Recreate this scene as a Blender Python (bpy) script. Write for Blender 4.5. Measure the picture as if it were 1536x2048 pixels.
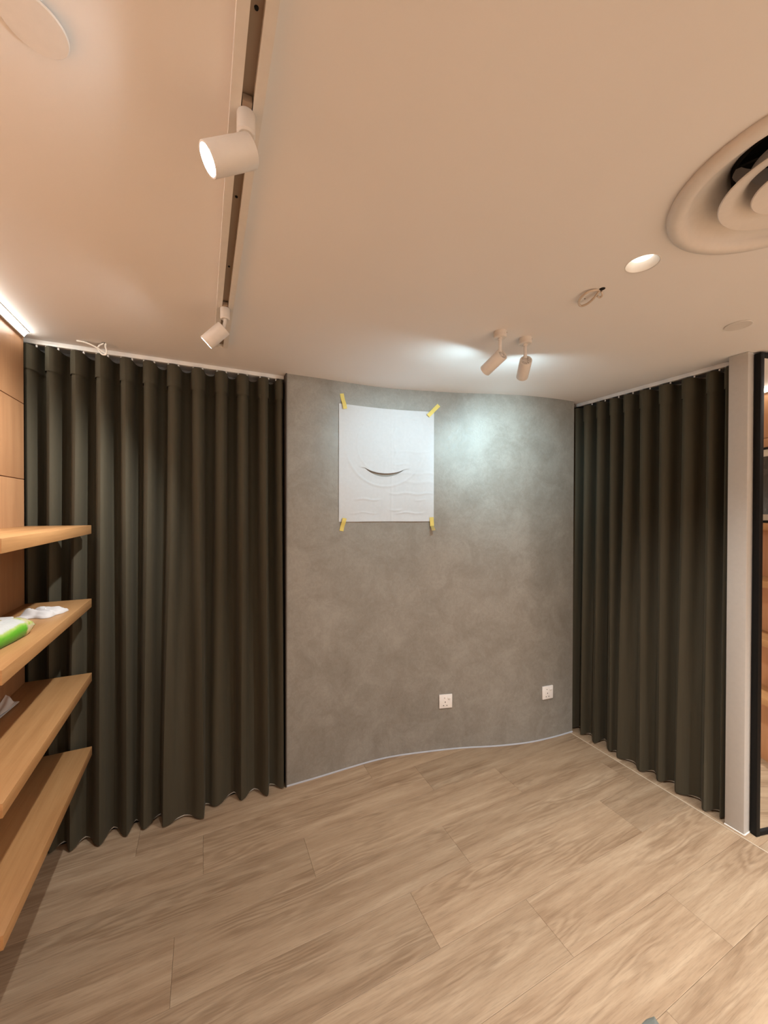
import bpy, bmesh, math, random
from mathutils import Vector, Matrix, Quaternion
random.seed(7)
for o in list(bpy.data.objects): bpy.data.objects.remove(o)
S = bpy.context.scene
COL = S.collection
PI = math.pi
# ------------------------------------------------------------------ camera (metres; room Y runs along the shelves)
CAM_H, CEIL = 1.55, 2.30
F_PX, YAW, PITCH, ROLL = 767.0, math.radians(25.234), math.radians(-0.418), math.radians(0.139)
cd = bpy.data.cameras.new('camera'); cam = bpy.data.objects.new('camera', cd); COL.objects.link(cam)
cd.sensor_fit = 'VERTICAL'; cd.sensor_height = 36.0; cd.lens = F_PX / 2048 * 36.0
cd.clip_start = 0.02; cd.clip_end = 60
fw = Vector((math.sin(YAW)*math.cos(PITCH), math.cos(YAW)*math.cos(PITCH), math.sin(PITCH)))
rt = Vector((math.cos(YAW), -math.sin(YAW), 0)); up = rt.cross(fw)
rt2 = math.cos(ROLL)*rt + math.sin(ROLL)*up; up2 = -math.sin(ROLL)*rt + math.cos(ROLL)*up
cam.matrix_world = Matrix(((rt2.x, up2.x, -fw.x, 0), (rt2.y, up2.y, -fw.y, 0), (rt2.z, up2.z, -fw.z, CAM_H), (0, 0, 0, 1)))
S.camera = cam
# ------------------------------------------------------------------ world, exposure
wd = bpy.data.worlds.new('world'); S.world = wd; wd.use_nodes = True
wd.node_tree.nodes['Background'].inputs[0].default_value = (1, .9, .8, 1)
wd.node_tree.nodes['Background'].inputs[1].default_value = 0.0
S.view_settings.view_transform = 'Standard'; S.view_settings.look = 'None'
S.view_settings.gamma = 1; S.view_settings.use_curve_mapping = False
S.view_settings.exposure = 2.1
# lamp powers (each lamp's light is made in its own builder)
COOL = (.62, .90, 1.0); NEUTRAL = (1.0, 1.0, .98); WARM = (.98, 1.0, 1.0); STRIP = (1.0, .98, .90)
P_TWIN, P_TWIN_LENS = (3.3, 9.0), 95.0
P_TRACK, P_TRACK_LENS = 14.0, 40.0
P_DOWN, P_DOWN_LENS = (22.5, 61.0), .5
P_STRIP = 6.5

# ------------------------------------------------------------------ helpers
def tag(o, label=None, cat=None, group=None, kind=None):
    if label: o['label'] = label
    if cat: o['category'] = cat
    if group: o['group'] = group
    if kind: o['kind'] = kind
    return o
def mesh_of(name, bm, smooth=None):
    me = bpy.data.meshes.new(name)
    bmesh.ops.recalc_face_normals(bm, faces=bm.faces) if smooth != 'keep' else None
    bm.to_mesh(me); bm.free()
    if smooth:
        for p in me.polygons: p.use_smooth = True
        try: me.set_sharp_from_angle(angle=math.radians(40))
        except Exception: pass
    return me
def obj(name, bm, mat, parent=None, smooth=True, world=True):
    """link bm as one object; mesh coords are world coords when world and the parent is an unrotated empty"""
    o = bpy.data.objects.new(name, mesh_of(name, bm, smooth)); COL.objects.link(o)
    o.data.materials.append(mat)
    if parent:
        o.parent = parent
        if world: o.location = -Vector(parent.location)
    return o
def thing(name, loc, label, cat, group=None):
    o = bpy.data.objects.new(name, None); COL.objects.link(o); o.location = loc
    o.empty_display_size = .05
    return tag(o, label, cat, group)
def struct(name, bm, mat, smooth=True, parent=None):
    o = obj(name, bm, mat, parent, smooth)
    if not parent: o['kind'] = 'structure'
    return o
def box(bm, x0, x1, y0, y1, z0, z1, bev=0, M=None):
    r = bmesh.ops.create_cube(bm, size=1)
    vs = r['verts']
    for v in vs:
        v.co = Vector((x0+(x1-x0)*(v.co.x+.5), y0+(y1-y0)*(v.co.y+.5), z0+(z1-z0)*(v.co.z+.5)))
    if bev:
        es = {e for v in vs for e in v.link_edges}
        rr = bmesh.ops.bevel(bm, geom=list(es), offset=bev, segments=2, affect='EDGES', profile=.5)
        vs = list({v for f in rr['faces'] for v in f.verts} | {v for v in vs if v.is_valid})
    if M is not None:
        for v in vs: v.co = M @ v.co
    return vs
def B(): return bmesh.new()
def lathe(bm, prof, n=48, M=None, closed=False):
    rings = []
    for r, z in prof:
        if r < 1e-6: rings.append([bm.verts.new((0, 0, z))])
        else: rings.append([bm.verts.new((r*math.cos(2*PI*i/n), r*math.sin(2*PI*i/n), z)) for i in range(n)])
    pairs = list(zip(rings[:-1], rings[1:]))
    if closed: pairs.append((rings[-1], rings[0]))
    for a, b in pairs:
        for i in range(n):
            j = (i+1) % n
            if len(a) == 1 and len(b) == 1: continue
            if len(a) == 1: bm.faces.new((a[0], b[i], b[j]))
            elif len(b) == 1: bm.faces.new((a[i], b[0], a[j]))
            else: bm.faces.new((a[i], b[i], b[j], a[j]))
    vs = [v for r in rings for v in r]
    if M is not None:
        for v in vs: v.co = M @ v.co
    return vs
def T(x, y, z): return Matrix.Translation((x, y, z))
def aim(d): return Vector(d).to_track_quat('Z', 'Y').to_matrix().to_4x4()
def tube(bm, pts, r, n=8):
    pts = [Vector(p) for p in pts]; rings = []
    prev = None
    for i, p in enumerate(pts):
        t = (pts[min(i+1, len(pts)-1)] - pts[max(i-1, 0)]).normalized()
        if prev is None:
            a = t.orthogonal().normalized()
        else:
            a = (prev - t*prev.dot(t)).normalized()
        prev = a; b = t.cross(a)
        rings.append([bm.verts.new(p + r*(math.cos(2*PI*k/n)*a + math.sin(2*PI*k/n)*b)) for k in range(n)])
    for A, C in zip(rings[:-1], rings[1:]):
        for k in range(n): bm.faces.new((A[k], A[(k+1) % n], C[(k+1) % n], C[k]))
    bm.faces.new(rings[0]); bm.faces.new(rings[-1])
def spline(pts, m=8):
    """Catmull-Rom through pts"""
    pts = [Vector(p) for p in pts]; out = []
    P = [2*pts[0]-pts[1]] + pts + [2*pts[-1]-pts[-2]]
    for i in range(1, len(P)-2):
        for k in range(m):
            t = k/m; a, b, c, d = P[i-1], P[i], P[i+1], P[i+2]
            out.append(.5*((2*b)+(c-a)*t+(2*a-5*b+4*c-d)*t*t+(3*b-a-3*c+d)*t**3))
    return out + [pts[-1]]

def cp(px, py, z): # pixel -> point on the horizontal plane z
    d = fw*F_PX + rt2*(px-768) + up2*(1024-py); s = (z-CAM_H)/d.z; return Vector((0, 0, CAM_H)) + d*s

# ------------------------------------------------------------------ materials
def new_mat(name):
    m = bpy.data.materials.new(name); m.use_nodes = True
    nt = m.node_tree; return m, nt, nt.nodes['Principled BSDF']
def nd(nt, typ, **kw):
    n = nt.nodes.new(typ)
    for k, v in kw.items(): setattr(n, k, v)
    return n
def ramp(nt, fac, stops):
    r = nd(nt, 'ShaderNodeValToRGB'); nt.links.new(fac, r.inputs[0])
    while len(r.color_ramp.elements) < len(stops): r.color_ramp.elements.new(.5)
    for e, (p, c) in zip(r.color_ramp.elements, stops):
        e.position = p; e.color = (*c, 1) if len(c) == 3 else c
    return r.outputs[0]
def noise(nt, vec, scale, detail=3, rough=.5, dist=0):
    n = nd(nt, 'ShaderNodeTexNoise'); n.inputs['Scale'].default_value = scale
    n.inputs['Detail'].default_value = detail; n.inputs['Roughness'].default_value = rough
    n.inputs['Distortion'].default_value = dist
    if vec is not None: nt.links.new(vec, n.inputs['Vector'])
    return n.outputs['Fac']
def mapping(nt, vec, scale=(1, 1, 1), loc=None):
    m = nd(nt, 'ShaderNodeMapping'); m.inputs['Scale'].default_value = scale
    nt.links.new(vec, m.inputs['Vector'])
    if loc is not None: nt.links.new(loc, m.inputs['Location'])
    return m.outputs[0]
def math_n(nt, op, a, b=None, clamp=False):
    n = nd(nt, 'ShaderNodeMath', operation=op); n.use_clamp = clamp
    for i, v in enumerate((a, b)):
        if v is None: continue
        if isinstance(v, (int, float)): n.inputs[i].default_value = v
        else: nt.links.new(v, n.inputs[i])
    return n.outputs[0]
def mix(nt, fac, a, b, blend='MIX'):
    n = nd(nt, 'ShaderNodeMix', data_type='RGBA', blend_type=blend)
    for sock, v in ((n.inputs[0], fac), (n.inputs[6], a), (n.inputs[7], b)):
        if isinstance(v, (int, float)): sock.default_value = v
        elif isinstance(v, tuple): sock.default_value = (*v, 1) if len(v) == 3 else v
        else: nt.links.new(v, sock)
    return n.outputs[2]
def bump(nt, bs, h, strength, dist):
    b = nd(nt, 'ShaderNodeBump'); b.inputs['Strength'].default_value = strength; b.inputs['Distance'].default_value = dist
    nt.links.new(h, b.inputs['Height']); nt.links.new(b.outputs[0], bs.inputs['Normal'])
def plain(name, col, rough=.5, metal=0, spec=.5, fine=None):
    m, nt, bs = new_mat(name)
    bs.inputs['Base Color'].default_value = (*col, 1); bs.inputs['Roughness'].default_value = rough
    bs.inputs['Metallic'].default_value = metal; bs.inputs['Specular IOR Level'].default_value = spec
    tc = nd(nt, 'ShaderNodeTexCoord')
    n = noise(nt, tc.outputs['Object'], fine or 60, 3)
    c = mix(nt, n, tuple(x*.95 for x in col), tuple(min(1, x*1.05) for x in col))
    nt.links.new(c, bs.inputs['Base Color'])
    return m
def emit(name, col, strength):
    m, nt, bs = new_mat(name)
    bs.inputs['Base Color'].default_value = (.8, .8, .8, 1)
    bs.inputs['Emission Color'].default_value = (*col, 1); bs.inputs['Emission Strength'].default_value = strength
    return m
def mat_ceiling():
    m, nt, bs = new_mat('ceiling_paint')
    tc = nd(nt, 'ShaderNodeTexCoord')
    n = noise(nt, tc.outputs['Object'], 3, 2)
    c = mix(nt, n, (.79, .77, .76), (.82, .80, .79)); nt.links.new(c, bs.inputs['Base Color'])
    bs.inputs['Roughness'].default_value = .75; bs.inputs['Specular IOR Level'].default_value = .25
    bump(nt, bs, noise(nt, tc.outputs['Object'], 140, 4), .06, .002)
    return m
def mat_plaster():
    m, nt, bs = new_mat('grey_plaster')
    tc = nd(nt, 'ShaderNodeTexCoord'); v = tc.outputs['Object']
    a = noise(nt, v, 5, 6, .65, .8); b = noise(nt, v, 26, 5, .7, 1.4); c3 = noise(nt, mapping(nt, v, (1, 1, .6)), 90, 3, .6, .6)
    f = math_n(nt, 'ADD', math_n(nt, 'MULTIPLY', a, .55), math_n(nt, 'ADD', math_n(nt, 'MULTIPLY', b, .35), math_n(nt, 'MULTIPLY', c3, .14)))
    col = ramp(nt, f, [(.36, (.195, .180, .155)), (.50, (.245, .230, .202)), (.64, (.305, .290, .26))])
    nt.links.new(col, bs.inputs['Base Color'])
    rg = ramp(nt, b, [(.35, (.42,)*3), (.65, (.60,)*3)]); nt.links.new(rg, bs.inputs['Roughness'])
    bs.inputs['Specular IOR Level'].default_value = .8
    bump(nt, bs, math_n(nt, 'ADD', b, math_n(nt, 'MULTIPLY', c3, .5)), .22, .003)
    return m
def mat_floor():
    """oak vinyl plank: per-plank tint, long streaks, cathedral figure, pores"""
    m, nt, bs = new_mat('oak_plank')
    tc = nd(nt, 'ShaderNodeTexCoord'); oi = nd(nt, 'ShaderNodeObjectInfo')
    cv = nd(nt, 'ShaderNodeCombineXYZ')
    nt.links.new(math_n(nt, 'MULTIPLY', oi.outputs['Random'], 37.0), cv.inputs[0])
    nt.links.new(math_n(nt, 'MULTIPLY', oi.outputs['Random'], 91.0), cv.inputs[1])
    base = nd(nt, 'ShaderNodeVectorMath', operation='ADD'); nt.links.new(tc.outputs['Object'], base.inputs[0]); nt.links.new(cv.outputs[0], base.inputs[1])
    v = base.outputs[0]
    streak = noise(nt, mapping(nt, v, (1.6, 20, 1)), 1.0, 5, .6, .5)
    pore = noise(nt, mapping(nt, v, (12, 240, 1)), 1.0, 3, .7)
    warp = noise(nt, mapping(nt, v, (.85, 7.0, 1)), 1.0, 4, .5)
    sep = nd(nt, 'ShaderNodeSeparateXYZ'); nt.links.new(v, sep.inputs[0])
    fld = math_n(nt, 'ADD', math_n(nt, 'MULTIPLY', warp, 22), math_n(nt, 'MULTIPLY', sep.outputs[1], 34))
    rings = math_n(nt, 'SINE', math_n(nt, 'MULTIPLY', fld, 4.6))
    rings = math_n(nt, 'ADD', math_n(nt, 'MULTIPLY', rings, .5), .5)
    msk = ramp(nt, noise(nt, mapping(nt, v, (1.7, 6, 1)), 1.0, 2), [(.47, (.12,)*3), (.60, (1, 1, 1))])
    col = ramp(nt, streak, [(.26, (.240, .160, .100)), (.42, (.345, .245, .160)), (.58, (.410, .304, .206)), (.80, (.49, .382, .270))])
    fig = math_n(nt, 'MULTIPLY', math_n(nt, 'MULTIPLY', rings, msk), .46)
    col = mix(nt, fig, col, (.19, .12, .07))
    pm = ramp(nt, pore, [(.30, (.70,)*3), (.52, (1,)*3)])
    col = mix(nt, .7, col, pm, 'MULTIPLY')
    tint = ramp(nt, oi.outputs['Random'], [(0, (.93, .91, .88)), (.5, (1.08, 1.05, 1.01)), (1, (1.20, 1.18, 1.16))])
    col = mix(nt, 1.0, col, tint, 'MULTIPLY')
    nt.links.new(col, bs.inputs['Base Color'])
    bs.inputs['Roughness'].default_value = .52; bs.inputs['Specular IOR Level'].default_value = .3
    bump(nt, bs, math_n(nt, 'ADD', pore, math_n(nt, 'MULTIPLY', fig, .8)), .25, .001)
    return m
def mat_laminate(name, cols, axis='Y'):
    m, nt, bs = new_mat(name)
    tc = nd(nt, 'ShaderNodeTexCoord'); oi = nd(nt, 'ShaderNodeObjectInfo')
    cv = nd(nt, 'ShaderNodeCombineXYZ')
    for i in range(3): nt.links.new(math_n(nt, 'MULTIPLY', oi.outputs['Random'], 13.0+7*i), cv.inputs[i])
    base = nd(nt, 'ShaderNodeVectorMath', operation='ADD'); nt.links.new(tc.outputs['Object'], base.inputs[0]); nt.links.new(cv.outputs[0], base.inputs[1])
    v = base.outputs[0]
    sc = {'Y': (26, 1.6, 26), 'Z': (26, 26, 1.6)}[axis]; sf = {'Y': (190, 9, 190), 'Z': (190, 190, 9)}[axis]
    a = noise(nt, mapping(nt, v, sc), 1.0, 4, .6, .4); b = noise(nt, mapping(nt, v, sf), 1.0, 3, .6)
    f = math_n(nt, 'ADD', math_n(nt, 'MULTIPLY', a, .75), math_n(nt, 'MULTIPLY', b, .25))
    nt.links.new(ramp(nt, f, [(.33, cols[0]), (.5, cols[1]), (.68, cols[2])]), bs.inputs['Base Color'])
    bs.inputs['Roughness'].default_value = .42; bs.inputs['Specular IOR Level'].default_value = .45
    bump(nt, bs, b, .08, .001)
    return m
def mat_curtain():
    m, nt, bs = new_mat('curtain_cloth')
    tc = nd(nt, 'ShaderNodeTexCoord'); v = tc.outputs['Object']
    n = noise(nt, mapping(nt, v, (60, 60, 3)), 1, 3); w = noise(nt, mapping(nt, v, (900, 900, 200)), 1, 2)
    c = mix(nt, n, (.050, .043, .027), (.068, .060, .039)); nt.links.new(c, bs.inputs['Base Color'])
    bs.inputs['Roughness'].default_value = .82; bs.inputs['Specular IOR Level'].default_value = .3
    bs.inputs['Sheen Weight'].default_value = .08; bs.inputs['Sheen Roughness'].default_value = .5
    bs.inputs['Sheen Tint'].default_value = (.5, .47, .38, 1)
    bump(nt, bs, w, .25, .0006)
    return m
M_CEIL = mat_ceiling(); M_PLASTER = mat_plaster(); M_FLOOR = mat_floor()
LAM = ((.375, .190, .074), (.445, .236, .096), (.50, .278, .120))
M_SHELF = mat_laminate('shelf_laminate', LAM, 'Y')
M_PANEL = mat_laminate('panel_laminate', ((.44, .22, .105), (.50, .258, .124), (.55, .295, .146)), 'Z')
M_CURT = mat_curtain()
M_LINING = plain('white_lining', (.62, .63, .60), .85)
M_WHITE = plain('white_enamel', (.70, .67, .64), .42)
M_RAIL = plain('rail_white', (.80, .79, .77), .35)
M_TRACK = plain('track_white', (.72, .70, .67), .38)
M_DARK = plain('dark_channel', (.30, .225, .165), .6)
M_BLACK = plain('black_metal', (.006, .006, .006), .55, spec=.2)
M_HOLE = plain('dark_hole', (.012, .010, .009), .9)
M_WALLW = plain('white_wall_paint', (.70, .665, .615), .8)
M_PILLAR = plain('pillar_paint', (.50, .475, .445), .75)
M_SEAL = plain('white_sealant', (.45, .47, .52), .5)
M_PAPER = plain('white_paper', (.60, .615, .64), .9, spec=.2)
M_TISSUE = plain('tissue_paper', (.60, .585, .58), .95, spec=.1)
M_TISSUE_BRIGHT = plain('folded_tissue_paper', (.86, .84, .83), .95, spec=.1)  # tissue colour lightened to make up for the shade under the shelf
M_TAPE = plain('yellow_masking_tape', (.74, .60, .17), .7)
M_TAPEB = plain('tape_underside', (.42, .31, .10), .7)
M_PLATE = plain('socket_plastic', (.90, .88, .86), .35)
M_PIN = plain('socket_hole', (.02, .018, .016), .8)
M_STRIPB = plain('threshold_metal', (.60, .50, .38), .4)
M_STEEL = plain('dull_steel', (.28, .30, .27), .30, metal=.45)
M_WOODH = plain('tool_handle', (.10, .085, .06), .5)
M_CABLEW = plain('bright_cable', (.86, .84, .80), .45)
M_CABLE_SHADED = plain('white_cable', (.60, .52, .44), .45)  # white cable darkened: the loop's shading is put into its colour
M_LENS_TWIN = emit('lens_twin', COOL, P_TWIN_LENS); M_LENS_TRACK = emit('lens_track', (.93, 1, 1), P_TRACK_LENS)
M_LENS_DOWN = emit('lens_down', (1, .93, .82), P_DOWN_LENS); M_LED = emit('led_strip_light', STRIP, P_STRIP)
m, nt, bs = new_mat('mirror_glass'); M_MIRROR = m
bs.inputs['Base Color'].default_value = (.90, .90, .88, 1); bs.inputs['Metallic'].default_value = 1; bs.inputs['Roughness'].default_value = .015

# ------------------------------------------------------------------ room geometry constants
XL, XR, YB = -.6935, 2.95, -2.6           # wood wall on the left, wood wall on the right, wall behind the camera
Y_END = 2.142                            # where the left panelling and its shelves stop
WALL = [(.42, 2.156), (.60, 2.153), (.79, 2.154), (.96, 2.150), (1.10, 2.132), (1.28, 2.09), (1.505, 2.028), (1.73, 1.947), (1.95, 1.886), (2.15, 1.859), (2.327, 1.849)]
WPTS = [(p.x, p.y) for p in spline([(x, y, 0) for x, y in WALL], 6)]
def WY(x):
    for (a, b), (c, d) in zip(WPTS[:-1], WPTS[1:]):
        if a <= x <= c: return b + (d-b)*(x-a)/(c-a)
    return WPTS[0][1] if x < WPTS[0][0] else WPTS[-1][1]
def WN(x):   # unit normal of the grey wall, towards the room
    t = Vector((.02, WY(x+.01)-WY(x-.01), 0)).normalized(); return Vector((t.y, -t.x, 0))

# floor: slab + planks
bm = B(); box(bm, -1.0, XR+.1, YB-.1, 2.6, -.06, -.008); floor = struct('floor', bm, plain('screed', (.2, .18, .16), .9), smooth=False)
PW, PL, G = .2190, 1.153, .00035
ROWS0 = 1.128
joints = {4: .878, 3: 1.151, 2: 1.580, 1: 1.057, 0: .756, -1: 1.159, -2: 1.700}
plank_mesh = {}
def plank(x0, x1, y0, y1):
    L, Wd = round(x1-x0, 4), round(y1-y0, 4)
    if L < .02 or Wd < .02: return
    if (L, Wd) not in plank_mesh:
        b = B(); c = .0010
        lo = [(-L/2+G, -Wd/2+G), (L/2-G, -Wd/2+G), (L/2-G, Wd/2-G), (-L/2+G, Wd/2-G)]
        v0 = [b.verts.new((x, y, -.008)) for x, y in lo]; v1 = [b.verts.new((x, y, -c*.6)) for x, y in lo]
        v2 = [b.verts.new((x-math.copysign(c, x), y-math.copysign(c, y), 0)) for x, y in lo]
        for A, C in ((v0, v1), (v1, v2)):
            for i in range(4): b.faces.new((A[i], A[(i+1) % 4], C[(i+1) % 4], C[i]))
        b.faces.new(v2); plank_mesh[(L, Wd)] = mesh_of('plank', b)
        plank_mesh[(L, Wd)].materials.append(M_FLOOR)
    o = bpy.data.objects.new('plank', plank_mesh[(L, Wd)]); COL.objects.link(o)
    o.parent = floor; o.location = ((x0+x1)/2, (y0+y1)/2, 0)
X_TH = 2.308
k = -17
while ROWS0 + k*PW < 2.44:
    y0 = ROWS0 + k*PW; y1 = min(y0+PW, 2.45); j = joints.get(k, random.uniform(0, 1.15))
    xs = [j + n*PL for n in range(-3, 4)]
    cuts = [-.76] + [x for x in xs if -.70 < x < X_TH-.06] + [X_TH-.003]
    for a, b2 in zip(cuts[:-1], cuts[1:]): plank(a, b2, y0, y1)
    plank(X_TH+.003, XR+.05, y0-.06, y1-.06)
    k += 1
bm = B(); box(bm, X_TH-.0027, X_TH+.0027, YB, 1.86, -.008, .0012); struct('trim_1', bm, M_STRIPB)
bm = B(); box(bm, -.72, .43, 2.222, 2.230, 0, .003); struct('trim_2', bm, M_BLACK)

# ceiling with real openings
DIFF = (1.220, .377)
DOWN = [(1.212, .728), (1.25, -1.15), (2.30, -.95), (2.2, -1.9), (.55, -1.9)]  # first one is visible; the others are added, unseen, to brighten the room
bm = B()
def loop(pts):
    vs = [bm.verts.new(p) for p in pts]; return [bm.edges.new((vs[i], vs[(i+1) % len(vs)])) for i in range(len(vs))]
edges = loop([(-1.0, YB-.1, CEIL), (XR+.1, YB-.1, CEIL), (XR+.1, 2.6, CEIL), (-1.0, 2.6, CEIL)])
for (x, y), r, n in [(DIFF, .215, 64)] + [(p, .0445, 40) for p in DOWN]:
    edges += loop([(x+r*math.cos(2*PI*i/n), y+r*math.sin(2*PI*i/n), CEIL) for i in range(n)])
bmesh.ops.triangle_fill(bm, use_beauty=True, use_dissolve=False, edges=edges, normal=(0, 0, -1))
struct('ceiling', bm, M_CEIL, smooth=False)

# walls
bm = B()
n = len(WPTS); th = .10
lo = [bm.verts.new((x, y, 0)) for x, y in WPTS]; hi = [bm.verts.new((x, y, CEIL)) for x, y in WPTS]
for i in range(n-1): bm.faces.new((lo[i], lo[i+1], hi[i+1], hi[i]))
blo = [bm.verts.new((x, y+th, 0)) for x, y in WPTS]; bhi = [bm.verts.new((x, y+th, CEIL)) for x, y in WPTS]
for i in range(n-1): bm.faces.new((blo[i+1], blo[i], bhi[i], bhi[i+1]))
for i in (0, n-1): bm.faces.new((lo[i], blo[i], bhi[i], hi[i]))
struct('wall_front', bm, M_PLASTER)
bm = B()   # sealant bead along its foot
tube(bm, [(x, y-.0005, .002) for x, y in WPTS], .0055, 8); struct('baseboard_front', bm, M_SEAL)
bm = B(); box(bm, .4135, .4195, 2.150, 2.256, 0, CEIL); struct('trim_3', bm, plain('brown_edge_trim', (.07, .055, .045), .5))
bm = B(); box(bm, -.95, .60, 2.345, 2.42, 0, CEIL); struct('wall_alcove_left', bm, M_WALLW)
bm = B(); box(bm, 2.56, 2.64, .91, 2.50, 0, CEIL); struct('wall_alcove_right', bm, M_WALLW)
bm = B(); box(bm, 2.327, 2.555, .909, .985, 0, CEIL, .004); struct('wall_pillar', bm, M_PILLAR)
bm = B(); tube(bm, [(2.327, .985, .002), (2.327, .909, .002)], .004, 6); tube(bm, [(2.327, .909, .002), (2.40, .909, .002)], .004, 6)
struct('trim_4', bm, plain('pillar_sealant', (.8, .77, .72), .5))
bm = B(); box(bm, -1.0, XR+.1, YB-.08, YB, 0, CEIL); struct('wall_rear', bm, M_WALLW)  # unseen rear wall, added to bounce light forward
bm = B(); box(bm, XL-.10, XL-.02, YB, Y_END-.02, 0, CEIL); wl = struct('wall_left', bm, M_HOLE)
bm = B(); box(bm, XR+.02, XR+.10, YB, .86, 0, CEIL); wr = struct('wall_right', bm, M_HOLE)
for wall, xa, xb, yend in ((wl, XL-.02, XL, Y_END), (wr, XR, XR+.02, .855)):
    for z0, z1 in ((0, 1.6725), (1.6755, 1.9945), (1.9975, 2.2985)):
        yy = [yend, yend-1.9, YB]
        for a, b2 in zip(yy[1:], yy[:-1]):
            bm = B(); box(bm, xa, xb, a+.001, b2-(.001 if b2 != yend else 0), z0, z1, .0012)
            struct('panel', bm, M_PANEL, parent=wall)

# ------------------------------------------------------------------ shelves
SZ = [1.4739, 1.1405, .8030, .4660]; SX, SY0 = -.4598, 1.284
def shelf_mesh(xa, xb, ya, yb, z):
    b = B(); box(b, xa, xb, ya, yb, z-.0385, z, .0012); return b
names = ['topmost of the four oak shelves on the left wall', 'second oak shelf from the top on the left wall, holding the wipes packet',
         'third oak shelf from the top on the left wall, holding a folded tissue', 'lowest of the four oak shelves on the left wall']
for z, lb in zip(SZ, names):
    tag(obj('wall_shelf', shelf_mesh(XL, SX, SY0, Y_END, z), M_SHELF), lb, 'shelf', 'oak shelves on the left wall')
names = ['topmost oak shelf seen in the mirror, under the framed picture', 'second oak shelf from the top seen in the mirror',
         'third oak shelf from the top seen in the mirror', 'lowest oak shelf seen in the mirror']
for z, lb in zip(SZ, names):
    tag(obj('wall_shelf', shelf_mesh(XR-.17, XR, -1.5, .62, z), M_SHELF), lb, 'shelf', 'oak shelves on the right wall')

# ------------------------------------------------------------------ LED strips in the ceiling corners
def led_strip(xw, sx, y0, y1, label):
    """45-degree corner profile: legs on wall and ceiling, glowing face on the slope"""
    t = thing('led_strip', (xw+sx*.01, (y0+y1)/2, CEIL), label, 'light', 'corner strip lights')
    w = .024
    def prism(pts):
        b = B(); r = [[b.verts.new((xw+sx*x, y, CEIL+z)) for x, z in pts] for y in (y0, y1)]; n = len(pts)
        for i in range(n): b.faces.new((r[0][i], r[0][(i+1) % n], r[1][(i+1) % n], r[1][i]))
        b.faces.new(r[0]); b.faces.new(r[1]); return b
    obj('channel', prism([(0, 0), (w, 0), (w, -.0022), (.0070, -.0022), (.0070, -.0240), (0, -.0240)]), M_WHITE, t, smooth=False)
    obj('diffuser', prism([(.0070, -.0022), (w-.0022, -.0022), (.0165, -.0050), (.0070, -.0190)]), M_LED, t, smooth=False)
led_strip(XL, 1, YB+.05, Y_END-.012, 'glowing strip light in the ceiling corner above the left wood wall')
led_strip(XR, -1, YB+.05, .80, 'glowing strip light seen at the top of the mirror')

# ------------------------------------------------------------------ curtains
def curtain(name, top, bot, z_top, label, back_dir, glob_group):
    """top/bot: alternating back/front control points (x, y); one pleated sheet, a heading band and a white lining"""
    NS, NR = 9, 30
    def sheet(z_hi, z_lo, off, rows, hem=0):
        b = B(); cols = []
        def at(i, t, z):
            w = max(0.0, 1 - z/z_top); w = w*w*(3-2*w); w = w**1.15
            out = []
            for P, sharp in ((top, 0.0), (bot, .55)):
                a, c = Vector(P[i]), Vector(P[i+1])
                ax = (Vector(P[-1])-Vector(P[0])).normalized(); ay = Vector((-ax.y, ax.x))
                s = t + .80*math.sin(2*PI*t)/(2*PI)*(1-sharp); cs = (1-math.cos(PI*t))/2
                dpt = cs*(1-sharp) + t*sharp
                out.append(ax*(a.dot(ax)+(c-a).dot(ax)*s) + ay*(a.dot(ay)+(c-a).dot(ay)*dpt))
            return out[0]*(1-w) + out[1]*w
        ts = [(i, q/NS) for i in range(len(top)-1) for q in range(NS)] + [(len(top)-2, 1.0)]
        for r in range(rows+1):
            z = z_hi + (z_lo-z_hi)*r/rows; last = (r == rows and hem)
            pts = [at(i, t, z) for i, t in ts]; row = []
            for q, p in enumerate(pts):
                tg = (pts[min(q+1, len(pts)-1)] - pts[max(q-1, 0)]).normalized()
                nrm = Vector((-tg.y, tg.x))
                if nrm.dot(Vector(back_dir)) < 0 and False: nrm = -nrm
                p2 = p + nrm*off*SGN
                row.append(b.verts.new((p2.x, p2.y, z + (hem*(.5+.5*math.cos(PI*(ts[q][0]+ts[q][1]))) if last else 0))))
            cols.append(row)
        for A, C in zip(cols[:-1], cols[1:]):
            for q in range(len(A)-1): b.faces.new((A[q], A[q+1], C[q+1], C[q]))
        return b
    axd = (Vector(top[-1])-Vector(top[0])); SGN = 1 if Vector((-axd.y, axd.x)).dot(Vector(back_dir)) > 0 else -1
    c = Vector(((top[0][0]+top[-1][0])/2, (top[0][1]+top[-1][1])/2, 0))
    t = thing(name, c, label, 'curtain', glob_group)
    obj('cloth', sheet(z_top, .008, 0, NR, .010), M_CURT, t, smooth=True)
    obj('heading_band', sheet(z_top+.001, z_top-.106, -.0042, 4), M_CURT, t, smooth=True)
    obj('lining', sheet(z_top-.02, .010, .0040, NR), M_LINING, t, smooth=True)
    return t
tf = [-.694, -.617, -.524, -.431, -.334, -.241, -.135, -.024, .089, .194, .307, .392]
YF, YK = 2.176, 2.288
topL = [(-.735, YK)]
for i, x in enumerate(tf):
    topL.append((x, YF))
    if i < len(tf)-1: topL.append(((x+tf[i+1])/2, YK))
topL.append((.411, 2.225))
bf = [(-.700, 2.20), (-.625, 2.175), (-.544, 2.150), (-.432, 2.130), (-.328, 2.138), (-.261, 2.147), (-.178, 2.123), (.001, 2.098), (.058, 2.158), (.180, 2.144), (.313, 2.119), (.400, 2.142)]
bb = [(-.66, 2.25), (-.58, 2.215), (-.498, 2.205), (-.392, 2.215), (-.301, 2.222), (-.196, 2.212), (-.088, 2.152), (.009, 2.190), (.149, 2.215), (.251, 2.195), (.334, 2.195)]
botL = [(-.735, 2.25)]
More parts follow.
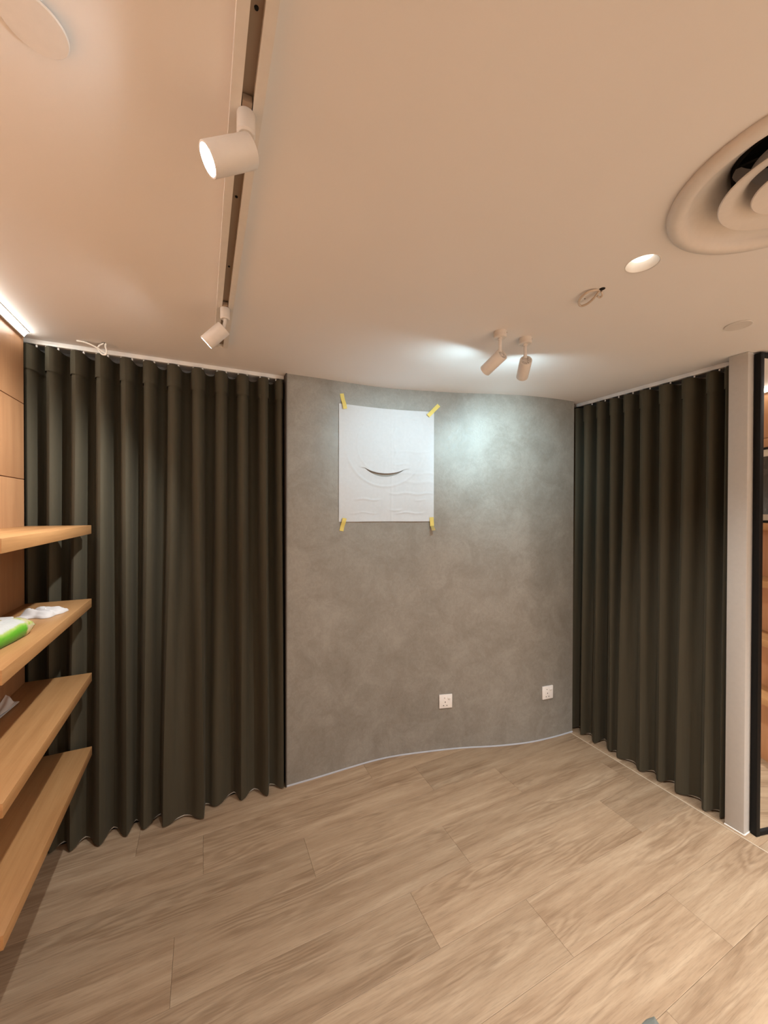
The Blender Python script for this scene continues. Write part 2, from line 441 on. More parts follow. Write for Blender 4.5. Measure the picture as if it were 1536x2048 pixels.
for i, p in enumerate(bf):
    botL.append(p)
    if i < len(bb): botL.append(bb[i])
botL.append((.411, 2.20))
curtain('curtain', topL, botL, 2.266, 'wide dark olive pleated curtain between the wood wall and the grey wall', (0, 1), 'floor-length dark curtains')
tfr = [1.795, 1.700, 1.608, 1.518, 1.418, 1.308, 1.190, 1.078, 1.008]
topR = [(2.400, 1.905), (2.372, 1.878), (2.470, 1.842)]
for i, y in enumerate(tfr):
    topR.append((2.366, y))
    if i < len(tfr)-1: topR.append((2.478, (y+tfr[i+1])/2))
topR.append((2.44, .990))
bfr = [(2.342, 1.794), (2.335, 1.687), (2.345, 1.59), (2.330, 1.528), (2.330, 1.394), (2.340, 1.297), (2.332, 1.203), (2.322, 1.070), (2.338, 1.008)]
bbr = [(2.40, 1.764), (2.430, 1.681), (2.378, 1.568), (2.372, 1.454), (2.395, 1.351), (2.405, 1.250), (2.388, 1.118), (2.385, 1.029)]
botR = [(2.400, 1.905), (2.350, 1.878), (2.43, 1.842)]
for i, p in enumerate(bfr):
    botR.append(p)
    if i < len(bbr): botR.append(bbr[i])
botR.append((2.40, .990))
curtain('curtain', topR, botR, 2.262, 'narrow dark pleated curtain between the grey wall and the white pillar', (1, 0), 'floor-length dark curtains')
def rail(p0, p1, w, h, label, glides):
    p0, p1 = Vector(p0), Vector(p1); d = (p1-p0).normalized(); nn = Vector((-d.y, d.x, 0))
    t = thing('curtain_rail', (p0+p1)/2, label, 'curtain rail', 'ceiling curtain rails')
    b = B(); L = (p1-p0).length
    Mx = Matrix.Translation((p0+p1)/2) @ Matrix(((d.x, nn.x, 0, 0), (d.y, nn.y, 0, 0), (0, 0, 1, 0), (0, 0, 0, 1)))
    box(b, -L/2, L/2, -w/2, w/2, -h, 0, .0015, Mx); obj('track', b, M_RAIL, t)
    gm = B(); lathe(gm, [(0, -.0115), (.0032, -.0115), (.0042, -.008), (.0042, -.002), (.0028, 0)], 10); gme = mesh_of('glider', gm, True); gme.materials.append(M_RAIL)
    for g in glides:
        o = bpy.data.objects.new('glider', gme); COL.objects.link(o); o.parent = t
        o.location = p0.lerp(p1, g) - Vector(t.location) - Vector((0, 0, h))
    return t
Lx0, Lx1 = -.735, .412
rail((Lx0, 2.215, CEIL), (Lx1, 2.212, CEIL), .020, .020, 'long white curtain rail fixed to the ceiling by the wood wall',
     [(x-Lx0)/(Lx1-Lx0) for i in range(len(tf)-1) for x in (tf[i]+.022, tf[i+1]-.022)])
rail((2.408, 1.915, CEIL), (2.408, .990, CEIL), .020, .022, 'short white curtain rail on the ceiling ending at the white pillar',
     [(1.915-y)/.925 for i in range(len(tfr)-1) for y in (tfr[i]-.022, tfr[i+1]+.022)])

# ------------------------------------------------------------------ mirror, picture behind the camera's right shoulder
md = Vector((math.cos(math.radians(13.5)), -math.sin(math.radians(13.5)), 0)); mn = Vector((md.y, -md.x, 0))
m0 = Vector((2.372, .893, 0)); ML, MH = .53, CEIL-.008
mt = thing('standing_mirror', m0, 'tall black-framed mirror standing beside the white pillar', 'mirror')
Mm = Matrix.Translation(m0) @ Matrix(((md.x, mn.x, 0, 0), (md.y, mn.y, 0, 0), (0, 0, 1, 0), (0, 0, 0, 1)))   # local x along, y towards the room
fwid = .022
for a, b2, c, d in ((0, fwid, 0, MH), (ML-fwid, ML, 0, MH), (fwid, ML-fwid, .002, .022), (fwid, ML-fwid, MH-.02, MH)):
    b = B(); box(b, a, b2, -.014, .014, c, d, .001, Mm); obj('frame_bar', b, M_BLACK, mt)
b = B(); box(b, fwid, ML-fwid, -.004, .006, .022, MH-.02, 0, Mm); obj('mirror_glass', b, M_MIRROR, mt, smooth=False)
def mat_photo():
    m, nt, bs = new_mat('dark_picture')
    tc = nd(nt, 'ShaderNodeTexCoord')
    a = noise(nt, tc.outputs['Object'], 16, 5, .6, 1.2)
    nt.links.new(ramp(nt, a, [(.5, (.035, .032, .03)), (.66, (.06, .055, .05)), (.70, (.30, .29, .28)), (.76, (.06, .05, .05))]), bs.inputs['Base Color'])
    bs.inputs['Roughness'].default_value = .15
    return m
pz0, pz1, py0, py1, px = SZ[0]+.0005, SZ[0]+.455, .08, .56, XR-.055
pt = thing('picture_frame', (px, (py0+py1)/2, pz0), 'framed dark picture with a white mount seen in the mirror', 'picture')
for a, b2, c, d in ((py0, py0+.014, pz0, pz1), (py1-.014, py1, pz0, pz1), (py0+.014, py1-.014, pz0, pz0+.014), (py0+.014, py1-.014, pz1-.014, pz1)):
    b = B(); box(b, px-.012, px+.012, a, b2, c, d, .001); obj('frame_bar', b, M_BLACK, pt)
b = B(); box(b, px-.004, px+.010, py0+.014, py1-.014, pz0+.014, pz1-.014); obj('mount', b, plain('mount_board', (.66, .62, .55), .8), pt)
b = B(); box(b, px-.0055, px-.0035, py0+.055, py1-.055, pz0+.05, pz1-.055); obj('print', b, mat_photo(), pt)

# ------------------------------------------------------------------ track and its two spotlights
TX, TW, TH, TY1 = .072, .056, .024, 1.884
tt = thing('light_track', (TX, .4, CEIL), 'long white lighting track running along the ceiling', 'light track')
b = B()
prof = [(-.5*TW, 0), (-.5*TW, -TH), (-.0100, -TH), (-.0100, -.006), (.0100, -.006), (.0100, -TH), (.5*TW, -TH), (.5*TW, 0)]
pv = [[b.verts.new((TX+x, y, CEIL+z)) for x, z in prof] for y in (-1.2, TY1-.004)]
for i in range(len(prof)-1): b.faces.new((pv[0][i], pv[0][i+1], pv[1][i+1], pv[1][i]))
o = obj('body', b, M_TRACK, tt, smooth=False)
b = B(); box(b, TX-.0098, TX+.0098, -1.2, TY1-.004, CEIL-.0075, CEIL-.0055); obj('channel_floor', b, M_DARK, tt, smooth=False)
b = B(); box(b, TX-.5*TW, TX+.5*TW, TY1-.004, TY1, CEIL-TH, CEIL, .0008); obj('end_cap', b, M_TRACK, tt)
for y in (.60, .98, 1.27, 1.62):
    b = B(); lathe(b, [(0, -.0022), (.0028, -.002), (.0034, 0)], 12, T(TX, y, CEIL-.0075)); obj('screw', b, M_BLACK, tt)
def lamp_light(name, parent, loc, d, power, col, angle, blend, rad):
    l = bpy.data.lights.new(name, 'SPOT'); l.energy = power; l.color = col; l.spot_size = math.radians(angle); l.spot_blend = blend; l.shadow_soft_size = rad
    o = bpy.data.objects.new(name, l); COL.objects.link(o); o.parent = parent
    o.location = Vector(loc) - Vector(parent.location); o.rotation_euler = Vector(d).to_track_quat('-Z', 'Y').to_euler()
    return o
def track_spot(y, pivot, d, R, L, label, power):
    t = thing('track_spotlight', (TX, y, CEIL), label, 'spotlight', 'white track spotlights')
    zt = CEIL-TH; d = Vector(d).normalized(); pivot = Vector(pivot)
    b = B(); lathe(b, [(0, -.040), (.0135, -.040), (.0165, -.037), (.0165, -.002), (.015, 0), (0, 0)], 32, T(TX, y, zt)); obj('adapter', b, M_WHITE, t)
    b = B(); box(b, TX-.0085, TX+.0085, y-.024, y+.024, zt, zt+.013, .001); obj('adapter_foot', b, M_DARK, t)
    b = B(); tube(b, [(TX, y, zt-.040), (TX, y, zt-.050), pivot], .0062, 12); obj('stem', b, M_WHITE, t)
    b = B(); Ma = Matrix.Translation(pivot) @ aim(d)
    lathe(b, [(0, -.004), (R-.003, -.004), (R-.0008, -.003), (R, 0), (R, L-.001), (R-.0008, L), (R-.0035, L), (R-.004, L-.010), (0, L-.011)], 48, Ma); bd = obj('housing', b, M_WHITE, t)
    b = B(); lathe(b, [(0, L-.006), (R-.0044, L-.006)], 40, Ma)
    obj('lens', b, M_LENS_TRACK, t, smooth=False)
    lamp_light('lamp', t, pivot + d*(L+.004), d, power, NEUTRAL, 100, .9, .014)
track_spot(.752, (.0765, .740, 2.200), (-.84, -.03, -.54), .0265, .082, 'big lit white spotlight in the middle of the ceiling track', P_TRACK)
track_spot(1.508, (.066, 1.506, 2.201), (-.69, .25, -.68), .0265, .080, 'smaller-looking white spotlight near the far end of the track', P_TRACK)

# ------------------------------------------------------------------ the pair of surface spots aimed at the grey wall
def ceiling_spot(x, y, pivot, d, label, power):
    t = thing('ceiling_spotlight', (x, y, CEIL), label, 'spotlight', 'pair of beige ceiling spotlights')
    d = Vector(d).normalized(); pv = Vector(pivot); R, L = .0265, .105
    b = B(); lathe(b, [(0, -.026), (.024, -.026), (.0265, -.0235), (.0265, -.0145), (.0275, -.014), (.0275, 0), (0, 0)], 40, T(x, y, CEIL)); cp = obj('canopy', b, M_WHITE, t)
    sd = Vector((.55, -.83, 0))
    b = B(); lathe(b, [(0, .0012), (.0024, .001), (.0028, 0)], 10, Matrix.Translation(Vector((x, y, CEIL-.0085))+sd*.0275) @ aim(sd)); s = obj('grub_screw', b, M_DARK, cp, world=False)
    b = B(); tube(b, [(x, y, CEIL-.026), (x, y, CEIL-.06), (x, y, pv.z+.004)], .0072, 14)
    lathe(b, [(.0100, 0), (.0100, -.006), (.0072, -.008)], 20, T(x, y, CEIL-.026)); obj('stem', b, M_WHITE, t)
    Ma = Matrix.Translation(pv) @ aim(d)
    b = B(); lathe(b, [(0, .004), (R-.006, .004), (R-.005, 0), (R-.0012, 0), (R, .0015), (R, L-.001), (R-.001, L), (R-.0035, L), (R-.0045, L-.014), (0, L-.015)], 44, Ma); hs = obj('housing', b, M_WHITE, t)
    for i in range(14):
        a = 2*PI*i/14
        b = B(); box(b, .010, R-.004, -.0011, .0011, .0005, .006, 0, Ma @ Matrix.Rotation(a, 4, 'Z')); f = obj('cooling_fin', b, M_WHITE, hs, smooth=False, world=False)
    b = B(); lathe(b, [(0, L-.005), (R-.0046, L-.005)], 32, Ma); obj('lens', b, M_LENS_TWIN, t, smooth=False)
    lamp_light('lamp', t, pv+d*(L+.002), d, power, COOL, 84, 1.0, .02)
ceiling_spot(1.135, 1.262, (1.150, 1.264, 2.210), (-.13, .90, -.40), 'left one of the two ceiling spotlights aimed at the grey wall', P_TWIN[0])
ceiling_spot(1.277, 1.262, (1.286, 1.266, 2.208), (.54, .75, -.38), 'right one of the two ceiling spotlights aimed at the grey wall', P_TWIN[1])

# ------------------------------------------------------------------ recessed downlights: the visible one and added unseen fill lamps
def downlight(x, y, label, seen):
    t = thing('downlight', (x, y, CEIL), label, 'light', 'round recessed downlights')
    Ma = T(x, y, CEIL)
    b = B(); lathe(b, [(.0455, -.0008), (.0465, -.0004), (.0465, .0004), (.0440, .0004), (.0300, .020), (.0300, .030), (0, .031)], 48, Ma); obj('reflector', b, plain('reflector_white', (.82, .80, .76), .5) if seen else M_WHITE, t)
    b = B(); lathe(b, [(0, .0225), (.0290, .0225)], 36, Ma); obj('lens', b, M_LENS_DOWN, t, smooth=False)
    lamp_light('lamp', t, (x, y, CEIL-.004), (0, 0, -1), P_DOWN[0] if seen else P_DOWN[1], WARM, 126, 1.0, .03)
for i, (x, y) in enumerate(DOWN):
    downlight(x, y, 'glowing recessed round downlight beside the air diffuser' if i == 0 else
              ['recessed downlight in the ceiling behind the camera, near the middle', 'recessed downlight near the mirror, out of the frame',
               'recessed downlight in the rear right corner of the room', 'recessed downlight in the rear left corner of the room'][i-1], i == 0)

# ------------------------------------------------------------------ round air diffuser
t = thing('air_diffuser', (*DIFF, CEIL), 'large round white air diffuser with concentric rings in the ceiling', 'air vent')
Ma = T(*DIFF, CEIL)
b = B(); lathe(b, [(.252, 0), (.254, -.006), (.252, -.013), (.244, -.019), (.234, -.021), (.224, -.019), (.216, -.012), (.211, -.004), (.207, .004), (.185, .016), (.155, .034), (.135, .055), (.126, .080), (.124, .12), (.130, .12), (.142, .062), (.165, .042), (.200, .020), (.2145, .004), (.2145, 0)], 96, Ma); obj('outer_ring', b, M_WHITE, t)
for r, z, dz in ((.152, -.016, .0), (.092, -.020, .0)):
    b = B(); lathe(b, [(r, z+.001), (r-.002, z-.001), (r-.022, z+.005), (r-.042, z+.016), (r-.054, z+.032), (r-.060, z+.065), (r-.057, z+.065), (r-.050, z+.034), (r-.038, z+.019), (r-.018, z+.009), (r-.001, z+.003)], 80, Ma, closed=True); obj('cone_ring', b, M_WHITE, t)
b = B(); lathe(b, [(0, -.020), (.030, -.018), (.040, -.014), (.040, -.011), (.020, .01), (.008, .06), (0, .06)], 48, Ma); obj('centre_cone', b, M_WHITE, t)
b = B(); lathe(b, [(.127, .05), (.127, .22), (0, .22)], 48, Ma); obj('duct', b, M_HOLE, t)
for a in (0.4, 0.4+PI/2):
    b = B(); box(b, -.122, .122, -.004, .004, .082, .095, 0, Ma @ Matrix.Rotation(a, 4, 'Z')); obj('cross_bar', b, M_BLACK, t)

# ------------------------------------------------------------------ blank cover plates
def cover_plate(x, y, r, tilt, drop, label):
    t = thing('cover_plate', (x, y, CEIL), label, 'cover plate', 'round blank ceiling cover plates')
    Ma = T(x, y, CEIL-drop) @ Matrix.Rotation(tilt[0], 4, 'X') @ Matrix.Rotation(tilt[1], 4, 'Y')
    b = B(); lathe(b, [(0, -.0032), (r-.001, -.0032), (r, -.0022), (r, 0), (0, 0)], 56, Ma); obj('disc', b, M_WHITE, t)
    b = B(); lathe(b, [(r*.8, 0), (r*.8, .0012), (r*.77, .0012)], 40, T(x, y, CEIL-.0012)); obj('opening', b, M_DARK, t)
cover_plate(-.235, .768, .0435, (math.radians(-1.5), math.radians(5.5)), .0055, 'round white cover plate hanging slightly ajar in the upper left ceiling corner')
cover_plate(1.962, .800, .044, (0, math.radians(.6)), .0012, 'flush round white cover plate in the ceiling near the white pillar')

# ------------------------------------------------------------------ loose ceiling wires
t = thing('ceiling_wire', (1.232, .885, CEIL), 'looped white wire poking out of the ceiling near the downlight', 'wire', 'loose ceiling wires')
b = B()
lp = [cp(x, y, CEIL+z) for x, y, z in ((1201, 581, .004), (1192, 580, -.003), (1176, 584, -.007), (1163, 594, -.010), (1157, 605, -.013), (1162, 612, -.016), (1174, 608, -.018), (1186, 598, -.016), (1194, 588, -.010), (1199, 582, -.004))]
tube(b, spline(lp, 8), .0040, 10); obj('cable', b, M_CABLE_SHADED, t)
b = B(); tube(b, spline([(1.228, .872, CEIL-.006), (1.242, .878, CEIL-.012), (1.246, .890, CEIL-.013), (1.234, .892, CEIL-.010)], 6), .0034, 8); obj('connector', b, M_CABLE_SHADED, t)
b = B(); lathe(b, [(0, -.0006), (.0095, -.0006), (.010, 0)], 20, T(1.226, .868, CEIL)); obj('hole', b, M_HOLE, t)
b = B(); lathe(b, [(0, -.0006), (.0022, -.0005), (.0025, 0)], 12, T(1.228, .935, CEIL)); obj('screw_hole', b, M_HOLE, t)
t = thing('ceiling_wire', (-.36, 2.07, CEIL), 'curled white wire hanging from the ceiling in front of the long curtain rail', 'wire', 'loose ceiling wires')
b = B()
base = cp(208, 686, CEIL)
fx, rx = Vector((fw.x, fw.y, 0)).normalized(), Vector((rt.x, rt.y, 0))
def off(p, r, z, f=0): return p + rx*r + fx*f + Vector((0, 0, z))
tube(b, spline([off(base, 0, .004), off(base, -.006, -.004), off(base, -.022, -.012), off(base, -.026, -.028), off(base, -.010, -.050), off(base, .008, -.052), off(base, .012, -.035), off(base, .006, -.016), off(base, .008, -.002)], 8), .0034, 8)
obj('cable', b, M_CABLEW, t)
b = B(); tube(b, spline([off(base, .008, -.050), off(base, -.004, -.040), off(base, -.035, -.020, -.01), off(base, -.070, -.006, -.02), off(base, -.100, .001-.004, -.03)], 8), .0034, 8); obj('free_end', b, M_CABLEW, t)
b = B(); lathe(b, [(0, -.0006), (.0085, -.0006), (.009, 0)], 16, T(base.x, base.y, CEIL)); obj('hole', b, M_HOLE, t)

# ------------------------------------------------------------------ paper template taped to the grey wall
def G1(d, s): return math.exp(-(d/s)**2)
CX, CZ, RD = 1.012, 1.942, .192
def win(x, a, b, s=.015): return 1/(1+math.exp(-(x-a)/s)) * 1/(1+math.exp((x-b)/s))
def pdisp(x, z, inside):
    r = math.hypot(x-CX, z-CZ); d = .0035
    lowk = max(0, min(1, (CZ+.06-z)/.22))
    if inside and r < RD+.02: d += .011*lowk**1.5 * (1/(1+math.exp((abs(x-CX)-.145)/.012)))
    else: d += .003*G1(r-RD, .012)*win(z, 1.6, 1.95)
    d += .0045*G1(r-.252, .007)*(1/(1+math.exp((z-1.86)/.02)))
    d += .0022*G1(r-.178, .005)*win(x, .75, .93, .01)
    d += .0035*G1(x-(1.076+.006*math.sin(z*37)+.004*math.sin(z*90)), .007)*(.6+.4*math.sin(z*50))*(z > 1.80)
    d += .0018*G1(x-1.058, .005)
    for z0, a, b2, h, s in ((2.086, .878, .932, .0038, .004), (2.117, 1.10, 1.235, .0045, .004), (1.609, .83, .975, .0055, .006), (1.609, 1.215, 1.27, .005, .005), (1.527, .80, .96, .004, .004), (1.527, 1.09, 1.255, .0055, .005),
                            (1.648, 1.05, 1.32, .005, .007), (1.545, 1.06, 1.12, .006, .006), (1.83, 1.08, 1.16, .004, .005), (1.91, 1.06, 1.30, .0025, .006), (1.775, 1.05, 1.33, .0028, .008), (1.72, 1.1, 1.33, .0025, .01)):
        zz = z0 + .004*math.sin(x*45)
        d += h*G1(z-zz, s)*win(x, a, b2, .008)
    d += .0022*math.sin(x*31+z*17)*math.sin(z*23-x*9)*.5 + .001
    d += .007*G1(z-1.473, .03)*abs(math.sin((x-.72)/.608*PI*2))**.7
    return .0022 + .62*max(0, d-.0022) + (.006*lowk**1.5 if inside and r < RD+.02 and abs(x-CX) < .15 else 0)*max(0, 1-abs(x-CX)/.15)
P0X, P1X = .720, 1.3285
def ptop(x): return 2.170 - .002*(x-P0X)
def pbot(x): return 1.4755 - .004*(x-P0X)
def crease(x):
    u = min(abs(x-CX), .131); return CZ - math.sqrt(RD*RD-u*u)
def cgap(x):
    u = (x-CX)/.131; return .020*(1-u*u) if abs(u) < 1 else 0
b = B(); NX = 120
def patch(zlo, zhi, ny, inside):
    g = []
    for i in range(NX+1):
        x = P0X + (P1X-P0X)*i/NX; col = []
        for j in range(ny+1):
            z = zlo(x) + (zhi(x)-zlo(x))*j/ny
            q = Vector((x, WY(x), z)) + WN(x)*pdisp(x, z, inside); col.append(b.verts.new(q))
        g.append(col)
    for i in range(NX):
        for j in range(ny): b.faces.new((g[i][j], g[i+1][j], g[i+1][j+1], g[i][j+1]))
patch(pbot, crease, 70, False); patch(lambda x: crease(x)+cgap(x), ptop, 80, True)
bmesh.ops.remove_doubles(b, verts=b.verts, dist=.00005)
tag(obj('paper_template', b, M_PAPER), 'large creased white paper sheet with a crescent slit taped to the grey wall', 'paper')
def tape(a, c, w, label, peel=False):
    (ax, az), (cx2, cz2) = a, c
    dx, dz = cx2-ax, cz2-az; L = math.hypot(dx, dz); nx, nz = -dz/L, dx/L
    def strip(t0, t1, lift, n=8, sk=0):
        bb2 = B(); rows = []
        for i in range(n+1):
            u = t0+(t1-t0)*i/n; row = []
            for s in (-.5, .5):
                x, z = ax+dx*u+nx*w*s+sk*s*(i/n), az+dz*u+nz*w*s
                row.append(Vector((x, WY(x), z))+WN(x)*lift(u))
            rows.append(row)
        vs = [[bb2.verts.new(p) for p in r] + [bb2.verts.new(p+WN(p.x)*-.0005) for p in r] for r in rows]
        for A, C in zip(vs[:-1], vs[1:]):
            bb2.faces.new((A[0], A[1], C[1], C[0])); bb2.faces.new((A[3], A[2], C[2], C[3])); bb2.faces.new((A[0], C[0], C[2], A[2])); bb2.faces.new((A[1], A[3], C[3], C[1]))
        for r in (vs[0], vs[-1]): bb2.faces.new((r[0], r[2], r[3], r[1]))
        return bb2
    on = lambda u: .0020 + .0105*max(0, min(1, (u-.35)/.35))   # from the wall up on to the paper
    if not peel:
        tag(obj('masking_tape', strip(0, 1, on), M_TAPE), label, 'tape', 'yellow masking tape pieces'); return
    t = thing('masking_tape', (ax, WY(ax), az), label, 'tape', 'yellow masking tape pieces')
    obj('stuck_end', strip(.32, 1, lambda u: .012), M_TAPE, t)
    obj('peeled_end', strip(0, .32, lambda u: .012+.022*math.sin((.32-u)/.32*PI*.5), 6, .006), M_TAPEB, t)
tape((.738, 2.230), (.756, 2.140), .024, 'strip of yellow tape at the upper left corner of the paper')
tape((1.360, 2.214), (1.288, 2.140), .024, 'strip of yellow tape at the upper right corner of the paper')
tape((.737, 1.421), (.753, 1.497), .025, 'strip of yellow tape at the lower left corner of the paper')
tape((1.318, 1.418), (1.312, 1.500), .025, 'peeling strip of yellow tape at the lower right corner of the paper', True)

# ------------------------------------------------------------------ wall sockets
def socket(x, z, label):
    n = WN(x); tng = Vector((-n.y, n.x, 0))
    loc = Vector((x, WY(x), z)) + n*.0005
    t = thing('wall_socket', loc, label, 'socket', 'white switched wall sockets')
    Ms = Matrix.Translation(loc) @ Matrix(((tng.x, 0, n.x, 0), (tng.y, 0, n.y, 0), (0, 1, 0, 0), (0, 0, 0, 1)))  # local x along wall, y up, z out
    W2 = .0435
    b = B(); box(b, -W2, W2, -W2, W2, 0, .0095, .0025, Ms); obj('plate', b, M_PLATE, t)
    b = B(); box(b, .012, .030, .014, .027, .0095, .0125, .001, Ms @ Matrix.Rotation(math.radians(4), 4, 'X')); obj('rocker_switch', b, M_PLATE, t)
    b = B(); box(b, -.012, -.005, .020, .025, .0093, .0102, 0, Ms); obj('indicator', b, plain('indicator', (.45, .40, .37), .4), t)
    for px2, py2, w, h in ((-.004, -.004, .0042, .0085), (-.0150, -.0260, .0065, .0042), (.0070, -.0260, .0065, .0042)):
        b = B(); box(b, px2-w/2, px2+w/2, py2-h/2, py2+h/2, .0090, .0100, 0, Ms); obj('pin_hole', b, M_PIN, t, smooth=False)
socket(1.409, .318, 'white single wall socket in the middle of the grey wall')
socket(2.098, .319, 'white single wall socket at the right end of the grey wall')

# ------------------------------------------------------------------ things on the left shelves
def mat_packet():
    m, nt, bs = new_mat('wipes_film')
    tc = nd(nt, 'ShaderNodeTexCoord'); sep = nd(nt, 'ShaderNodeSeparateXYZ'); nt.links.new(tc.outputs['Object'], sep.inputs[0])
    n1 = noise(nt, tc.outputs['Object'], 22, 3)
    e = math_n(nt, 'ADD', sep.outputs[2], math_n(nt, 'MULTIPLY', math_n(nt, 'SUBTRACT', n1, .5), .02))
    c = ramp(nt, math_n(nt, 'MULTIPLY', e, 15), [(.0, (.02, .20, .015)), (.30, (.05, .33, .02)), (.52, (.17, .47, .04)), (.64, (.42, .55, .16)), (.70, (.56, .57, .55))])
    f2 = ramp(nt, math_n(nt, 'MULTIPLY', math_n(nt, 'ADD', sep.outputs[1], math_n(nt, 'MULTIPLY', n1, .03)), 10), [(.66, (0, 0, 0)), (.78, (1, 1, 1))])
    yl = ramp(nt, noise(nt, tc.outputs['Object'], 38, 2), [(.36, (.20, .42, .05)), (.46, (.48, .52, .15)), (.56, (.55, .53, .30)), (.70, (.54, .38, .28))])
    nt.links.new(mix(nt, f2, c, yl), bs.inputs['Base Color'])
    bs.inputs['Roughness'].default_value = .22; bs.inputs['Specular IOR Level'].default_value = .6
    bump(nt, bs, noise(nt, tc.outputs['Object'], 45, 3, .5, .6), .35, .004)
    return m
wz = SZ[1]
t = thing('wipes_packet', (-.578, 1.545, wz), 'green and white wet wipes packet on the second left shelf', 'wipes packet')
t.rotation_euler = (0, 0, math.radians(-8))
b = B(); NU, NV = 36, 24; A2, B2, HH = .064, .112, .062
def sup(c, e): return math.copysign(abs(c)**e, c)
gr = []
for side in (1, -1):
    g = []
    for i in range(NU+1):
        row = []
        for j in range(NV+1):
            u, v = -1+2*i/NU, -1+2*j/NV
            h = (max(0, 1-abs(v)**3.6)**.55)*(max(0, 1-abs(u)**5)**.5)
            z = HH*.42 + (HH*.58*h if side > 0 else -HH*.42*min(1, h*1.6))
            row.append(b.verts.new((A2*v*(1-.05*abs(u)), B2*u*(1-.05*abs(v)), max(0, z))))
        g.append(row)
    for i in range(NU):
        for j in range(NV):
            q = (g[i][j], g[i+1][j], g[i+1][j+1], g[i][j+1]); b.faces.new(q if side < 0 else q[::-1])
bmesh.ops.remove_doubles(b, verts=b.verts, dist=.0003)
obj('pouch', b, mat_packet(), t, world=False)
b = B(); box(b, -.036, .026, -.052, .060, HH*.90, HH+.0045, .003); lid = obj('lid', b, plain('lid_plastic', (.54, .54, .53), .35), t, world=False)
b = B(); lathe(b, [(0, .0016), (.0085, .0012), (.009, 0)], 28, T(-.008, .028, HH+.0045) @ Matrix.Diagonal((1.0, 1.7, 1, 1))); obj('badge', b, plain('red_badge', (.66, .16, .16), .4), lid, world=False)
b = B()
for i in range(4): box(b, -.0105, -.0060, .021+i*.0042, .0238+i*.0042, HH+.0060, HH+.0064)
obj('badge_lettering', b, plain('badge_white', (.82, .8, .8), .5), lid, world=False, smooth=False)
b = B(); box(b, -.006, .018, -.046, .016, HH+.0043, HH+.0049); obj('label_print', b, plain('olive_label', (.36, .30, .07), .4, fine=25), lid, world=False)
def crumple(name, cx2, cy2, z0, outline, hgt, seed, label, N=34, rot=0):
    rnd = random.Random(seed); b = B()
    ph = [(rnd.uniform(20, 70), rnd.uniform(20, 70), rnd.uniform(0, 6)) for _ in range(6)]
    def hfun(x, y):
        s = sum(1-abs(math.sin(a*x+c*y+p)) for a, c, p in ph[:4])/4
        return s
    def prad(th):
        n = len(outline); k = th/(2*PI)*n; i = int(k) % n; f = k-int(k); f = f*f*(3-2*f)
        return outline[i]*(1-f)+outline[(i+1) % n]*f
    NA, NRr = 72, 16; rings = []
    ctr_h = hgt
    for side in (1, 0):
        c = b.verts.new((0, 0, hgt*(.35+.65*hfun(0, 0)) if side else .0006)); ring = []
        for r in range(1, NRr+1):
            row = []
            for a in range(NA):
                th = 2*PI*a/NA; q = r/NRr*prad(th); x, y = q*math.cos(th), q*math.sin(th)
                edge = max(0, 1-(r/NRr)**4)
                z = (hgt*(.18+.82*hfun(x, y))*(.25+.75*edge)) if side else (.0006 if r < NRr else .0012)
                if side and r == NRr: z = .0015 + hgt*.35*max(0, hfun(x*1.7, y*1.7)-.45)
                row.append(b.verts.new((x, y, max(z, .0004))))
            ring.append(row)
        for a in range(NA):
            q = (c, ring[0][a], ring[0][(a+1) % NA]); b.faces.new(q if side else q[::-1])
        for A, C in zip(ring[:-1], ring[1:]):
            for a in range(NA):
                q = (A[a], C[a], C[(a+1) % NA], A[(a+1) % NA]); b.faces.new(q if side else q[::-1])
        rings.append(ring[-1])
    for a in range(NA): b.faces.new((rings[0][a], rings[1][a], rings[1][(a+1) % NA], rings[0][(a+1) % NA]))
    o = obj(name, b, M_TISSUE); o.location = (cx2, cy2, z0); o.rotation_euler = (0, 0, rot)
    return tag(o, label, 'tissue', 'used tissues on the shelves')
crumple('crumpled_tissue', -.553, 1.895, SZ[1], [.060, .075, .050, .085, .055, .062, .090, .058, .078, .052], .046, 3, 'crumpled white tissue on the second left shelf beyond the wipes packet')
# folded tissue on the third shelf: two stacked flaps with a lifted corner
t = thing('folded_tissue', (-.665, 1.86, SZ[2]), 'folded white tissue on the third left shelf', 'tissue')
def flap(pts, z0, z1f):
    b = B(); n = 14
    P = [Vector((x, y)) for x, y in pts]
    g1, g0 = [], []
    for i in range(n+1):
        r1, r0 = [], []
        for j in range(n+1):
            u, v = i/n, j/n
            q = P[0]*(1-u)*(1-v)+P[1]*u*(1-v)+P[2]*u*v+P[3]*(1-u)*v
            z = z0+z1f(u, v); r1.append(b.verts.new((q.x, q.y, z+.0016))); r0.append(b.verts.new((q.x, q.y, z)))
        g1.append(r1); g0.append(r0)
    for i in range(n):
        for j in range(n):
            b.faces.new((g1[i][j], g1[i+1][j], g1[i+1][j+1], g1[i][j+1])); b.faces.new((g0[i][j+1], g0[i+1][j+1], g0[i+1][j], g0[i][j]))
    for i in range(n):
        b.faces.new((g0[i][0], g0[i+1][0], g1[i+1][0], g1[i][0])); b.faces.new((g1[i][n], g1[i+1][n], g0[i+1][n], g0[i][n]))
        b.faces.new((g1[0][i], g1[0][i+1], g0[0][i+1], g0[0][i])); b.faces.new((g0[n][i], g0[n][i+1], g1[n][i+1], g1[n][i]))
    return b
tz = SZ[2]
obj('lower_fold', flap([(-.695, 1.76), (-.655, 1.76), (-.640, 1.925), (-.692, 1.965)], tz+.0005, lambda u, v: .003*math.sin(u*5)**2), M_TISSUE_BRIGHT, t)
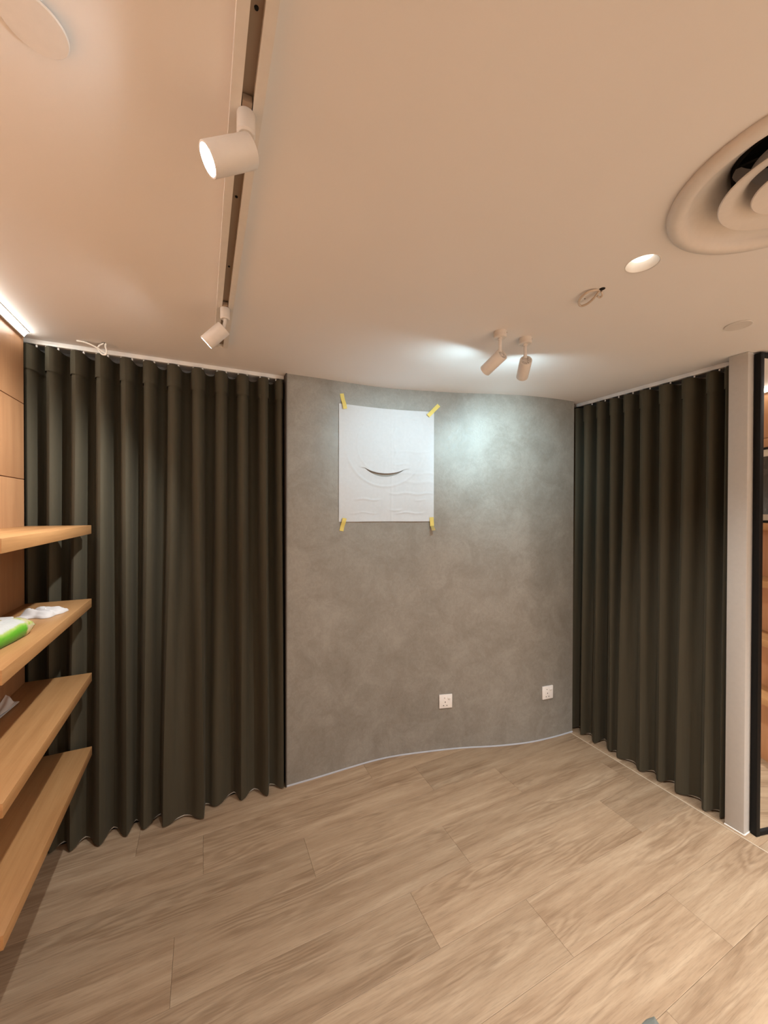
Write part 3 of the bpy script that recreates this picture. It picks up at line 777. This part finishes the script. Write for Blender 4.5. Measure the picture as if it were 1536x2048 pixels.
obj('upper_fold', flap([(-.694, 1.75), (-.658, 1.755), (-.645, 1.905), (-.690, 1.955)], tz+.0065, lambda u, v: .006*math.sin(u*4+v*3)**2+.020*max(0, v-.75)*(1-u)*4), M_TISSUE_BRIGHT, t)

# ------------------------------------------------------------------ pointed steel tool on the floor, only its tip in the frame
t = thing('pointed_tool', (1.245, .690, 0), 'pointed grey metal tip on the floor at the bottom edge', 'tool')
dv = Vector((-.87, -.49, 0)).normalized(); sv = Vector((-dv.y, dv.x, 0))
Mt = Matrix.Translation((1.247, .697, .0005)) @ Matrix(((dv.x, sv.x, 0, 0), (dv.y, sv.y, 0, 0), (0, 0, 1, 0), (0, 0, 0, 1)))
b = B()
ol = [(0, 0), (.022, .020), (.060, .040), (.100, .034), (.118, .010), (.118, -.010), (.100, -.034), (.060, -.040), (.022, -.020)]
bt = [b.verts.new(Mt @ Vector((x, y, 0))) for x, y in ol]; tp = [b.verts.new(Mt @ Vector((.003+x*.97, y*.90, .0016))) for x, y in ol]
rg = [b.verts.new(Mt @ Vector((.012, 0, .004))), b.verts.new(Mt @ Vector((.112, 0, .007)))]
nn = len(ol)
for i in range(nn): b.faces.new((bt[i], bt[(i+1) % nn], tp[(i+1) % nn], tp[i]))
b.faces.new(bt[::-1])
for i in (0, 1, 2, 3): b.faces.new((tp[i], tp[i+1], rg[1] if i >= 2 else rg[0])) if i != 2 else (b.faces.new((tp[2], tp[3], rg[1])), b.faces.new((rg[0], tp[2], rg[1])))
b.faces.new((tp[4], tp[5], rg[1]))
for i in (5, 6, 7, 8):
    j = (i+1) % nn
    if i == 6: b.faces.new((tp[6], tp[7], rg[1])); b.faces.new((tp[7], rg[0], rg[1]))
    else: b.faces.new((tp[i], tp[j], rg[1] if i < 7 else rg[0]))
obj('blade', b, M_STEEL, t, smooth=False)
b = B(); tube(b, [Mt @ Vector(p) for p in ((.112, 0, .006), (.145, 0, .020), (.165, 0, .022))], .0045, 10); obj('neck', b, M_STEEL, t)
b = B(); lathe(b, [(0, 0), (.010, 0), (.0125, .02), (.0145, .06), (.012, .10), (0, .106)], 20, Mt @ T(.160, 0, .0160) @ Matrix.Rotation(PI/2, 4, 'Y')); obj('handle', b, M_WOODH, t)
